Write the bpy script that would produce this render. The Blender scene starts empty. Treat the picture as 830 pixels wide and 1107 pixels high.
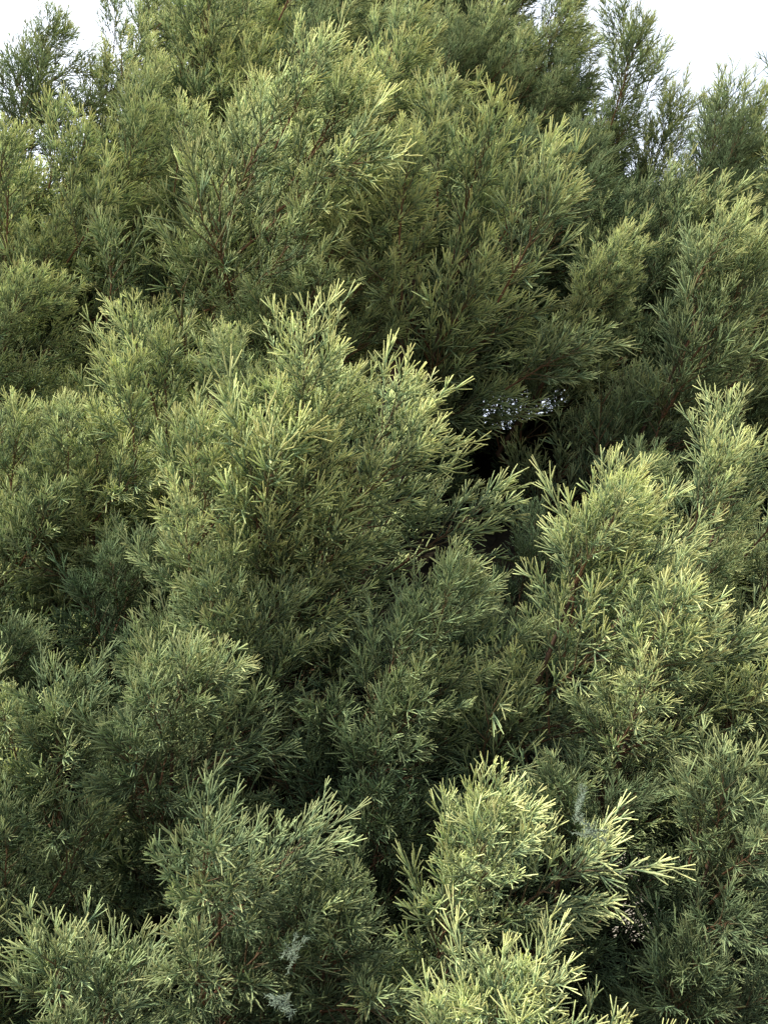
import bpy, math, random
import numpy as np
from mathutils import Vector, Quaternion, noise
random.seed(7); np.random.seed(7)
rnd=random.random
def U(a,b): return a+(b-a)*random.random()

scene=bpy.context.scene
# ---------------------------------------------------------------- materials
def newmat(name,simple=False):
    m=bpy.data.materials.new(name); m.use_nodes=True
    nt=m.node_tree; nt.nodes.clear()
    out=nt.nodes.new('ShaderNodeOutputMaterial')
    b=nt.nodes.new('ShaderNodeBsdfDiffuse' if simple else 'ShaderNodeBsdfPrincipled')
    nt.links.new(b.outputs[0],out.inputs[0])
    return m,nt,b
def mixc(nt,fac,a,b):
    n=nt.nodes.new('ShaderNodeMix'); n.data_type='RGBA'
    for s,v in ((n.inputs[0],fac),(n.inputs[6],a),(n.inputs[7],b)):
        if hasattr(v,'links'): nt.links.new(v,s)
        else: s.default_value=v
    return n.outputs[2]
def maprange(nt,v,a,b,c,d):
    n=nt.nodes.new('ShaderNodeMapRange'); n.inputs[1].default_value=a;n.inputs[2].default_value=b
    n.inputs[3].default_value=c;n.inputs[4].default_value=d
    nt.links.new(v,n.inputs[0]); return n.outputs[0]
def mth(nt,op,a,b=None):
    n=nt.nodes.new('ShaderNodeMath'); n.operation=op
    for i,v in enumerate((a,b)):
        if v is None: continue
        if hasattr(v,'links'): nt.links.new(v,n.inputs[i])
        else: n.inputs[i].default_value=v
    return n.outputs[0]

def foliage_mat(name,old,mid,tip,brown):
    m,nt,b=newmat(name,True)
    at=nt.nodes.new('ShaderNodeAttribute'); at.attribute_name='fol'
    sep=nt.nodes.new('ShaderNodeSeparateColor'); nt.links.new(at.outputs['Color'],sep.inputs[0])
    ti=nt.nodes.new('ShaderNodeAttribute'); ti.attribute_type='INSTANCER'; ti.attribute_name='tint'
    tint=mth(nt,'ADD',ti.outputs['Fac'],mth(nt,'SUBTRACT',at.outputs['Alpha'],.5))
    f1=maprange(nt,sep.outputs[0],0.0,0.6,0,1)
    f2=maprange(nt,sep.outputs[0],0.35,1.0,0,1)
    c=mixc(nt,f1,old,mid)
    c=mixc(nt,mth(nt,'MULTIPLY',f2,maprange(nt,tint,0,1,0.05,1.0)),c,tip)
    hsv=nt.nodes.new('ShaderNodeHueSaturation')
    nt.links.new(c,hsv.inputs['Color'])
    nt.links.new(mth(nt,'MULTIPLY',maprange(nt,sep.outputs[2],0,1,0.7,1.3),maprange(nt,tint,0,1,.58,1.2)),hsv.inputs['Value'])  # tint also scales brightness, carrying each bough's painted light and shade
    nt.links.new(maprange(nt,sep.outputs[2],0,1,0.485,0.515),hsv.inputs['Hue'])
    c=mixc(nt,sep.outputs[1],hsv.outputs[0],brown)
    nt.links.new(c,b.inputs['Color'])
    return m
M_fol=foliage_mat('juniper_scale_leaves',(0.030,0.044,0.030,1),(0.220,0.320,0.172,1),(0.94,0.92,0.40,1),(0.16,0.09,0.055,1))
M_blue=foliage_mat('juniper_juvenile_needles',(0.14,0.18,0.13,1),(0.26,0.33,0.24,1),(0.42,0.49,0.36,1),(0.14,0.11,0.08,1))

def bark_mat(name,c0,c1,sc,st):
    m,nt,b=newmat(name,True)
    tc=nt.nodes.new('ShaderNodeTexCoord'); mp=nt.nodes.new('ShaderNodeMapping'); mp.inputs['Scale'].default_value=(1,1,st)
    nt.links.new(tc.outputs['Object'],mp.inputs[0])
    n=nt.nodes.new('ShaderNodeTexNoise'); n.inputs['Scale'].default_value=sc; n.inputs['Detail'].default_value=2
    nt.links.new(mp.outputs[0],n.inputs[0])
    nt.links.new(mixc(nt,n.outputs[0],c0,c1),b.inputs['Color'])
    return m
M_bark=bark_mat('bark',(0.05,0.035,0.028,1),(0.17,0.11,0.08,1),60,.12)
M_core=bark_mat('inner_shade_dark',(0.008,0.008,0.006,1),(0.045,0.036,0.024,1),45,.5)  # near-black colour paints the shade inside the crown

# ---------------------------------------------------------------- tubes
K=4
class Tubes:
    def __init__(s): s.P=[];s.R=[];s.C=[]
    def add(s,pts,rad,col): s.P.append(pts);s.R.append(rad);s.C.append(col)
    def arrays(s): return np.array(s.P),np.array(s.R),np.array(s.C)
def tube_mesh(name,P,R,C,mat,sides=3,k3=False):
    """C: n,K,4"""
    if k3:
        f=lambda A:np.stack([A[:,0],(A[:,1]+A[:,2])/2,A[:,3]],1)
        P,R,C=f(P),f(R),f(C)
    n,K_,_=P.shape
    T=np.gradient(P,axis=1); T/=np.linalg.norm(T,axis=2,keepdims=True)+1e-9
    ref=np.where(np.abs(T[:,:1,2:3])>0.8,np.array([1.,0,0]),np.array([0,0,1.]))
    ref=np.broadcast_to(ref,T.shape)
    A=np.cross(T,ref);A/=np.linalg.norm(A,axis=2,keepdims=True)+1e-9
    B=np.cross(T,A)
    ang=np.arange(sides)*2*math.pi/sides
    V=P[:,:,None,:]+R[:,:,None,None]*(A[:,:,None,:]*np.cos(ang)[None,None,:,None]+B[:,:,None,:]*np.sin(ang)[None,None,:,None])
    V=V.reshape(-1,3)
    base=(np.arange(n)*K_*sides)[:,None,None]
    k=np.arange(K_-1)[None,:,None]*sides; j=np.arange(sides)[None,None,:]; j2=(j+1)%sides
    F=np.stack([base+k+j,base+k+j2,base+k+sides+j2,base+k+sides+j],-1).reshape(-1,4)
    me=bpy.data.meshes.new(name)
    me.vertices.add(len(V)); me.vertices.foreach_set('co',V.ravel().astype(np.float32))
    me.loops.add(F.size); me.loops.foreach_set('vertex_index',F.ravel().astype(np.int32))
    me.polygons.add(len(F)); me.polygons.foreach_set('loop_start',(np.arange(len(F))*4).astype(np.int32))
    me.update(calc_edges=True)
    me.polygons.foreach_set('use_smooth',np.ones(len(F),bool))
    ca=me.attributes.new('fol','FLOAT_COLOR','POINT')
    col=np.repeat(C[:,:,None,:],sides,axis=2).reshape(-1,4)
    ca.data.foreach_set('color',col.ravel().astype(np.float32))
    me.materials.append(mat); return me
def with_alpha(C,a=.5): return np.concatenate([C,np.full(C.shape[:2]+(1,),a)],2)

def nrm(v): return v/(np.linalg.norm(v)+1e-9)
def perp(d,ang):
    r=np.array([1.,0,0]) if abs(d[0])<.7 else np.array([0,1.,0])
    a=nrm(np.cross(d,r)); b=np.cross(d,a)
    return a*math.cos(ang)+b*math.sin(ang)
TT=np.linspace(0,1,K)[:,None]
def curve(p,d,l,bend): return p+d*TT*l+bend*(TT**2)*l
def at(c,t):
    x=t*(K-1); i=min(int(x),K-2); f=x-i
    return c[i]*(1-f)+c[i+1]*f, nrm(c[i+1]-c[i])

RT=0.0015
def twig(T,p,d,l,up,age,forks):
    r=rnd()
    bend=up*U(.1,.4)+np.random.normal(0,.08,3)
    c=curve(p,d,l,bend)
    br=max(0,.6-age*1.2)
    T.add(c,np.array([RT*.8,RT,RT*1.0,RT*.6]),np.stack([np.linspace(age*.5,min(1,age+.3),K),np.array([br,br*.4,0,0]),np.full(K,r)],1))
    a=rnd()*6.28
    for i in range(forks):
        t=U(.08,.6); q,dd=at(c,t); a+=2.4+U(-.5,.5)
        th=math.radians(U(20,36)); d2=nrm(dd*math.cos(th)+perp(dd,a)*math.sin(th))
        l2=l*U(.5,.85)*(1.1-t*.5)
        c2=curve(q,d2,l2,dd*U(.1,.35))
        T.add(c2,np.array([RT*.8,RT*.95,RT*.95,RT*.55]),np.stack([np.linspace(age*.6,min(1,age+.35),K),np.array([br*.5,0,0,0]),np.full(K,min(1,max(0,r+U(-.25,.25))))],1))

def plume(seed,L=.24,fat=.5,n1=16,bare=0.0):
    random.seed(seed);np.random.seed(seed)
    T=Tubes(); z=np.array([0,0,1.])
    ax=curve(np.zeros(3),z,L,np.array([U(-.18,.18),U(-.18,.18),0]))
    T.add(ax,np.array([.0034,.0028,.002,.001]),np.stack([np.full(K,.2),np.array([1,1,.8,.0]),np.full(K,.5)],1))
    a=rnd()*6.28
    for i in range(n1):
        t=.14+.86*(i+.5)/n1; a+=2.4+U(-.4,.4)
        q,dd=at(ax,t)
        th=math.radians(58-34*t+U(-10,10))
        d=nrm(dd*math.cos(th)+perp(dd,a)*math.sin(th))
        l=L*fat*(0.35+.70*math.sin(math.pi*min(1,(t*.80+.10))))*U(.6,1.3)
        c=curve(q,d,l,dd*U(.15,.5)+np.random.normal(0,.06,3))
        T.add(c,np.array([.0017,.0016,.0015,.0009]),np.stack([np.linspace(.2,.7,K),np.array([1,.6,.2,0]),np.full(K,rnd())],1))
        n2=max(3,int(l/.0110)); b=rnd()*6.28
        for j in range(n2):
            s=.25+.75*(j+.5)/n2; b+=2.4+U(-.5,.5)
            if rnd()<bare: continue
            p,de=at(c,s)
            th=math.radians(44-20*s+U(-10,10))
            d2=nrm(de*math.cos(th)+perp(de,b)*math.sin(th))
            l2=U(.034,.064)*(1.1-.3*s)
            twig(T,p,d2,l2,de*.6+dd*.4,.08+.67*s*(.45+.55*t)+U(-.1,.1),random.choice((2,3,3,4)))
    return T.arrays()
def needle_spray(seed,L=.10):
    random.seed(seed);np.random.seed(seed)
    T=Tubes(); z=np.array([0,0,1.])
    def axis(p,d,l,depth):
        c=curve(p,d,l,np.random.normal(0,.12,3))
        T.add(c,np.array([.0012,.0011,.0009,.0005]),np.stack([np.full(K,.5),np.array([.6,.4,.2,0]),np.full(K,.5)],1))
        n=int(l/.0026)
        for i in range(n):
            t=(i+.5)/n; q,dd=at(c,t)
            th=math.radians(U(48,68)); dn=nrm(dd*math.cos(th)+perp(dd,i*2.1)*math.sin(th))
            ln=U(.007,.012)*(1.1-.5*t)
            c2=curve(q,dn,ln,dd*.2)
            T.add(c2,np.array([.0006,.0008,.0006,.0001]),np.stack([np.linspace(.2,.8,K),np.zeros(K),np.full(K,rnd())],1))
        if depth:
            for i in range(depth*2+1):
                t=.15+.75*(i+.5)/(depth*2+1); q,dd=at(c,t); th=math.radians(U(35,50))
                axis(q,nrm(dd*math.cos(th)+perp(dd,(i%2)*3.14+U(-.4,.4))*math.sin(th)),l*U(.35,.55)*(1.2-t*.6),depth-1)
    axis(np.zeros(3),z,L,2)
    return T.arrays()
specs=[(.24,.50,15,0),(.27,.45,15,0),(.22,.56,14,0),(.28,.42,16,0),(.24,.52,13,0),(.25,.50,15,0),(.21,.56,13,0),(.26,.46,15,0)]
PL=[plume(100+i,*s) for i,s in enumerate(specs)]
BARE=plume(150,.30,.40,12,.85)

AX=nrm(np.array([0.18,-.55,.80])); BL=.75
def make_bough(seed,R,n,s=1.0):
    random.seed(seed);np.random.seed(seed)
    Ps=[];Rs=[];Cs=[]
    def place(A,p,d,sc,tint):
        P,R_,C=A
        q=Vector(d).to_track_quat('Z','Y')@Quaternion((0,0,1),rnd()*6.283)
        M=np.array(q.to_matrix())
        Ps.append(P@M.T*sc+p); Rs.append(R_*sc); Cs.append(with_alpha(C,tint))
    sag=np.array([U(-.08,.08),-.07,-.07])*BL
    ph=U(0,6.28)
    a=rnd()*6.28
    for i in range(n):
        t=.14+.81*(i+.5)/n; a+=2.4+U(-.5,.5)
        c=AX*BL*t+sag*2*t*(1-t)
        th=math.radians(56-44*t**1.5+U(-14,14))
        rad=perp(AX,a)
        dd=nrm(AX*math.cos(th)+rad*math.sin(th)+np.array([.26,-.03,.30]))
        env=R*(.40+.65*math.sin(math.pi*min(1,t*.8+.12)))*U(.6,1.35)*(1+.35*math.sin(a*2+ph))
        sc=s*U(.72,1.18)*(1-.22*t)
        off=max(0.0,env-.25*sc*math.sin(th))
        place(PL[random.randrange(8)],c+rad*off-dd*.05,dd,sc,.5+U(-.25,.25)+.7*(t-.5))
    place(PL[random.randrange(8)],AX*BL*.78,AX,s*.8,.8)
    for k in range(3): place(BARE,AX*BL*U(0,.45),nrm(AX+perp(AX,rnd()*6.28)*.8),1,.3)
    return np.concatenate(Ps),np.concatenate(Rs),np.concatenate(Cs)
coll=bpy.data.collections.new('juniper_boughs')
polys=0;idx=0
def reg(me):
    global idx,polys
    polys+=len(me.polygons)
    coll.objects.link(bpy.data.objects.new('bough_%02d'%idx,me)); idx+=1; return idx-1
FATS=[reg(tube_mesh('bough_%02d'%idx,*make_bough(300+i,.27,15,1.15),M_fol,k3=True)) for i in range(7)]
SLIMS=[reg(tube_mesh('bough_%02d'%idx,*make_bough(330+i,.14,11,1.0),M_fol,k3=True)) for i in range(8)]
JUV=[]
for i in range(2):
    P,R_,C=needle_spray(160+i,.10+.01*i); JUV.append(reg(tube_mesh('bough_%02d'%idx,P,R_,with_alpha(C),M_blue)))

# ---------------------------------------------------------------- crown
random.seed(21);np.random.seed(21)
PTS=[];ROT=[];SCL=[];IDX=[];TINT=[]
LIMBS=[]
def rec(p,q,s,i,tint):
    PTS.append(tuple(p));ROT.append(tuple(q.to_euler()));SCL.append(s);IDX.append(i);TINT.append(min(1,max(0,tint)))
def bough(base,tip,kind,tint,roll=.5):
    base=np.array(base,float);tip=np.array(tip,float)
    v=tip-base;L=np.linalg.norm(v);d=v/L
    q=Quaternion(tuple(d),U(-roll,roll))@Vector(AX).rotation_difference(Vector(d))
    s=L/(BL*.98)
    b2=base-d*.17*s
    rec(b2,q,s,random.choice(FATS if kind else SLIMS),tint)
    LIMBS.append((b2,tip-d*.17*s,np.array([0,-.03,-.03])))

hero=[ # base, tip, fat, tint (high paints a bough as lit, low as shaded)
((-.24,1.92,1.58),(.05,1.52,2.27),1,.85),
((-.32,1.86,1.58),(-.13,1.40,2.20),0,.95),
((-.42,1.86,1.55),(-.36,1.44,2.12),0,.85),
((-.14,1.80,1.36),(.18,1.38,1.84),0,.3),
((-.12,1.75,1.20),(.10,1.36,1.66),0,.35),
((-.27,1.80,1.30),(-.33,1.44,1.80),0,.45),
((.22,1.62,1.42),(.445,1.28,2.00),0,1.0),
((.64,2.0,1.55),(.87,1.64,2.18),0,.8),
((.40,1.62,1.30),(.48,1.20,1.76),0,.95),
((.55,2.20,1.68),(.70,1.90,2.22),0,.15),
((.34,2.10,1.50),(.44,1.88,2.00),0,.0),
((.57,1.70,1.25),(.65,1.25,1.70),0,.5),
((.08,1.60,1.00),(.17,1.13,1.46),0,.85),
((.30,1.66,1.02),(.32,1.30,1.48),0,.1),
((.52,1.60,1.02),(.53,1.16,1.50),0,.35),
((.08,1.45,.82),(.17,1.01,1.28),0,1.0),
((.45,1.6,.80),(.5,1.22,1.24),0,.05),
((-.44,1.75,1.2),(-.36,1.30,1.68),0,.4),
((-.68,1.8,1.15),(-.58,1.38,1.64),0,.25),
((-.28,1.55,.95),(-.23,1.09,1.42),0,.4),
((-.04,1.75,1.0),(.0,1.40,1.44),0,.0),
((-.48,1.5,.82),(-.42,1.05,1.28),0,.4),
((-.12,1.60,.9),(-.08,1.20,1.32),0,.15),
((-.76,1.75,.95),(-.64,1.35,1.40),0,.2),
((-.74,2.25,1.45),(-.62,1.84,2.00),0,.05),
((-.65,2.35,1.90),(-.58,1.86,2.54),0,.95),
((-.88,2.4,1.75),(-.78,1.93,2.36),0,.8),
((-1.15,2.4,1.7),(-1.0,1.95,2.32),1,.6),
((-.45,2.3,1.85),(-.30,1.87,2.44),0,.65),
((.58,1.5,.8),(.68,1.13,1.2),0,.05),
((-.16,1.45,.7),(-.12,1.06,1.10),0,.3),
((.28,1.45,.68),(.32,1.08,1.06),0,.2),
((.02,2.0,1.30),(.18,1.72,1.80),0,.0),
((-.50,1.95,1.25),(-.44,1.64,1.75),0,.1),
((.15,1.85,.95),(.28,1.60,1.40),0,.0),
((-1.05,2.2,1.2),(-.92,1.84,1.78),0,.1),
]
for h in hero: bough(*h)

zs=[0,1.0,1.3,1.5,1.8,2.2,2.5,3.0,4.0,5.0,6.5]
ys=[1.35,1.25,1.3,1.42,1.68,1.95,2.15,2.35,2.75,3.15,3.9]
def H(x): return 4.46+2.45*math.exp(-(x/1.10)**2)-.40*math.exp(-((x-1.4)/.18)**2)-.16/(1+math.exp(8*(x+1.0)))
def front(x,z):
    y=np.interp(z,zs,ys)
    y+=.10*abs(x)**1.5
    y-=.45*math.exp(-((x-.08)/.28)**2)*math.exp(-((z-3.4)/.65)**2)
    y+=.55*math.exp(-((x-.46)/.28)**2)*math.exp(-((z-2.5)/.36)**2)
    y-=.22*math.exp(-((x-1.0)/.25)**2)*math.exp(-((z-3.0)/.4)**2)
    y+=.38*math.exp(-((x-.62)/.14)**2)*math.exp(-((z-3.6)/.5)**2)
    return y
for layer,(dy,sp) in enumerate(((0,.39),(.36,.54))):
    z=.1
    row=0
    while z<6.9:
        x=-2.3+(row%2)*sp*.5
        while x<2.3:
            xx=x+U(-.35,.35)*sp; zz=z+U(-.35,.35)*sp
            x+=sp
            if zz>H(xx)-.1*layer: continue
            if layer==0 and zz<2.35 and abs(xx)<1.0-.35*(zz<1.6): continue
            y=front(xx,zz)+dy+U(-.32,.24)
            hx=.17*y; hz=1.6+.36*y
            if -.18<xx-hx<.34 and -.10<zz-hz<.55 : continue
            Lb=U(.68,1.06)*(1+.12*layer)
            lean=U(.15,.60)
            tip=(xx,y,zz)
            base=(xx-lean*Lb,y+U(.4,.65)*Lb,zz-.75*Lb)
            tn=.55+.25*math.sin(xx*3+zz*2)+U(-.45,.45)-.45*layer-(.1 if xx>.3 else 0)+(.3 if xx<-.3 else 0)  # tint paints light: paler left for haze, darker right and inner layer for shade
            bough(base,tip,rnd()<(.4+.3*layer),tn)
        z+=sp*.92; row+=1
for p,d in (((.27,1.10,1.42),(.1,-.6,.6)),((.26,1.08,1.38),(.3,-.8,.1)),((-.44,.94,1.15),(.1,-.5,.5)),((-.42,.95,1.11),(.4,-.6,.2)),((-.12,1.08,1.24),(.3,-.7,.5)),((-.10,1.06,1.20),(-.3,-.8,.3))):
    q=Vector(nrm(np.array(d)+np.random.normal(0,.2,3))).to_track_quat('Z','Y')@Quaternion((0,0,1),rnd()*6.28)
    rec(np.array(p)+np.random.normal(0,.01,3),q,U(.55,.7),random.choice(JUV),.5)

# trunk + limbs
T=Tubes()
def stem(pts,r0,r1,sub=8):
    pts=[np.array(p,float) for p in pts]
    out=[]
    P=[pts[0]*2-pts[1]]+pts+[pts[-1]*2-pts[-2]]
    for i in range(1,len(P)-2):
        for k in range(sub):
            t=k/sub; a,b,c,d=P[i-1:i+3]
            out.append(.5*((2*b)+(-a+c)*t+(2*a-5*b+4*c-d)*t*t+(-a+3*b-3*c+d)*t**3))
    out.append(pts[-1]); m=len(out)
    for i in range(m-1):
        f0=i/(m-1);f1=(i+1)/(m-1)
        e=np.linspace(0,1,K)[:,None]
        T.add(out[i]*(1-e)+out[i+1]*e,(r0*(1-f0)+r1*f0)*(1-e[:,0])+(r0*(1-f1)+r1*f1)*e[:,0],np.zeros((K,3)))
trunks=[[(0,3.1,-.1),(.03,3.05,1.2),(-.05,3.2,2.8),(.05,3.4,4.4),(.1,3.8,6.0)],
        [(.1,3.1,.1),(.5,2.8,1.2),(.75,2.9,2.4),(1.1,3.2,4.0)],
        [(-.1,3.1,.1),(-.6,2.8,1.2),(-.9,2.9,2.4),(-1.3,3.2,3.9)],
        [(0,3.0,.3),(.1,2.5,1.0),(-.05,2.2,1.9),(.15,2.5,3.2)],
        [(.1,3.0,.2),(1.2,2.6,.8),(2.0,2.7,2.0),(2.4,3.1,3.6)],
        [(-.1,3.0,.2),(-1.2,2.6,.8),(-2.0,2.7,2.0),(-2.4,3.1,3.6)]]
tp=[]
for k,tr in enumerate(trunks):
    stem(tr,.14 if k==0 else .07,.015)
    for a,b in zip(tr[:-1],tr[1:]):
        for f in np.linspace(0,1,9): tp.append(np.array(a)*(1-f)+np.array(b)*f)
tp=np.array(tp)
for base,tip,sag in LIMBS:
    dist=np.linalg.norm(tp-base,axis=1)+np.where(tp[:,2]>base[2]-.1,2.0,0)
    j=tp[np.argmin(dist)]
    mid=(j+base)/2+np.array([U(-.06,.06),0,-.06])
    stem([j,mid,base],.016,.009,4)
    stem([base,base+(tip-base)*.5+sag*.5,tip-(tip-base)*.15],.009,.002,4)
P,R_,C=T.arrays()
me=tube_mesh('juniper_tree',P[:,[0,3]],R_[:,[0,3]],with_alpha(C)[:,[0,3]],M_bark,sides=6)
tree=bpy.data.objects.new('juniper_tree',me); scene.collection.objects.link(tree)

# added ragged shell for dead inner foliage, brown-black to paint shade between boughs
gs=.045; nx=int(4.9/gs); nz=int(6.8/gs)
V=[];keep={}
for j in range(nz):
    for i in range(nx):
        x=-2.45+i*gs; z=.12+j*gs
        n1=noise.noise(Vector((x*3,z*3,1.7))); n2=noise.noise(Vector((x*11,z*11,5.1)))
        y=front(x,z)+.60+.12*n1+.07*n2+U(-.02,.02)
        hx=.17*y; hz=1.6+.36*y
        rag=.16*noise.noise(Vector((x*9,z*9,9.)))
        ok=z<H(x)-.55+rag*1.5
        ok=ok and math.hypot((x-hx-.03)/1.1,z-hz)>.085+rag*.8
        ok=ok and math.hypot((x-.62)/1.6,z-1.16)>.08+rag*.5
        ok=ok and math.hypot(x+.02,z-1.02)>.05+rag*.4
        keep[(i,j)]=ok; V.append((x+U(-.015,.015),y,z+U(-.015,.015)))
F=[]
for j in range(nz-1):
    for i in range(nx-1):
        if keep[(i,j)] and keep[(i+1,j)] and keep[(i,j+1)] and keep[(i+1,j+1)]:
            a=j*nx+i; F.append((a,a+1,a+nx+1,a+nx))
cm=bpy.data.meshes.new('inner_shade_shell'); cm.from_pydata(V,[],F); cm.materials.append(M_core)
core=bpy.data.objects.new('inner_shade_shell',cm); scene.collection.objects.link(core); core.parent=tree

pm=bpy.data.meshes.new('foliage_crown'); pm.vertices.add(len(PTS)); pm.vertices.foreach_set('co',np.array(PTS,np.float32).ravel())
a=pm.attributes.new('rot','FLOAT_VECTOR','POINT'); a.data.foreach_set('vector',np.array(ROT,np.float32).ravel())
a=pm.attributes.new('scl','FLOAT','POINT'); a.data.foreach_set('value',np.array(SCL,np.float32))
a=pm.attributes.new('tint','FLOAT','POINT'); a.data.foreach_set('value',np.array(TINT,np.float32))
a=pm.attributes.new('idx','INT','POINT'); a.data.foreach_set('value',np.array(IDX,np.int32))
crown=bpy.data.objects.new('foliage_crown',pm); scene.collection.objects.link(crown); crown.parent=tree
ng=bpy.data.node_groups.new('crown_boughs','GeometryNodeTree')
ng.interface.new_socket('Geometry',in_out='INPUT',socket_type='NodeSocketGeometry')
ng.interface.new_socket('Geometry',in_out='OUTPUT',socket_type='NodeSocketGeometry')
N=ng.nodes;Lk=ng.links
gi=N.new('NodeGroupInput');go=N.new('NodeGroupOutput')
ip=N.new('GeometryNodeInstanceOnPoints'); ci=N.new('GeometryNodeCollectionInfo')
ci.inputs['Collection'].default_value=coll; ci.inputs['Separate Children'].default_value=True; ci.inputs['Reset Children'].default_value=True
def attr(name,t):
    n=N.new('GeometryNodeInputNamedAttribute'); n.data_type=t; n.inputs[0].default_value=name
    return n.outputs[0]
m2p=N.new('GeometryNodeMeshToPoints')
Lk.new(gi.outputs[0],m2p.inputs[0]); Lk.new(m2p.outputs[0],ip.inputs['Points'])
Lk.new(ci.outputs[0],ip.inputs['Instance']); ip.inputs['Pick Instance'].default_value=True
Lk.new(attr('idx','INT'),ip.inputs['Instance Index'])
e2r=N.new('FunctionNodeEulerToRotation'); Lk.new(attr('rot','FLOAT_VECTOR'),e2r.inputs[0])
Lk.new(e2r.outputs[0],ip.inputs['Rotation']); Lk.new(attr('scl','FLOAT'),ip.inputs['Scale'])
Lk.new(ip.outputs[0],go.inputs[0])
md=crown.modifiers.new('boughs','NODES'); md.node_group=ng
print('INSTANCES',len(PTS),'polys',polys)

# ---------------------------------------------------------------- ground
m,nt,b=newmat('dry_soil')
tc=nt.nodes.new('ShaderNodeTexCoord')
n1=nt.nodes.new('ShaderNodeTexNoise'); n1.inputs['Scale'].default_value=.8; n1.inputs['Detail'].default_value=8
n2=nt.nodes.new('ShaderNodeTexNoise'); n2.inputs['Scale'].default_value=40; n2.inputs['Detail'].default_value=6
nt.links.new(tc.outputs['Object'],n1.inputs[0]);nt.links.new(tc.outputs['Object'],n2.inputs[0])
c=mixc(nt,n1.outputs[0],(.26,.21,.15,1),(.38,.33,.25,1)); c=mixc(nt,maprange(nt,n2.outputs[0],.4,.7,0,.6),c,(.14,.11,.07,1))
nt.links.new(c,b.inputs['Base Color']); b.inputs['Roughness'].default_value=.95
gm=bpy.data.meshes.new('ground'); s=1500
gm.from_pydata([(-s,-s,0),(s,-s,0),(s,s,0),(-s,s,0)],[],[(0,1,2,3)]); gm.materials.append(m)
scene.collection.objects.link(bpy.data.objects.new('ground',gm))

# ---------------------------------------------------------------- light
S=Vector((-.60,-.27,.75)).normalized()
sun=bpy.data.lights.new('sun','SUN'); sun.energy=5; sun.angle=math.radians(.6); sun.color=(1,.965,.84)
so=bpy.data.objects.new('sun',sun); so.rotation_euler=S.to_track_quat('Z','Y').to_euler(); so.location=S*30; scene.collection.objects.link(so)
w=bpy.data.worlds.new('World'); scene.world=w; w.use_nodes=True; nt=w.node_tree
bg=nt.nodes['Background']; sky=nt.nodes.new('ShaderNodeTexSky'); sky.sky_type='NISHITA'; sky.sun_disc=False
sky.sun_elevation=math.asin(S.z); sky.sun_rotation=math.atan2(S.x,S.y); sky.dust_density=5; sky.air_density=1.0
G=Vector((-.45,.45,.77)).normalized()
tc=nt.nodes.new('ShaderNodeTexCoord'); dp=nt.nodes.new('ShaderNodeVectorMath'); dp.operation='DOT_PRODUCT'
nt.links.new(tc.outputs['Generated'],dp.inputs[0]); dp.inputs[1].default_value=tuple(G)
g=maprange(nt,dp.outputs['Value'],-.1,1.0,0,1); g=mth(nt,'POWER',g,1.35)
hz=mixc(nt,g,(2.0,2.9,4.5,1),(20.5,21.8,24,1))
c=mixc(nt,.65,sky.outputs[0],hz)
nt.links.new(c,bg.inputs[0]); bg.inputs[1].default_value=.15
scene.view_settings.view_transform='Standard'; scene.view_settings.look='None'; scene.view_settings.exposure=0

cam=bpy.data.cameras.new('camera'); cam.sensor_fit='VERTICAL'
cam.sensor_height=24; cam.lens=24/(2*math.tan(math.radians(67.3/2)))
cam.clip_start=.02; cam.clip_end=5000
co=bpy.data.objects.new('camera',cam); co.location=(0,0,1.6); co.rotation_euler=(math.radians(102),0,0)
scene.collection.objects.link(co); scene.camera=co
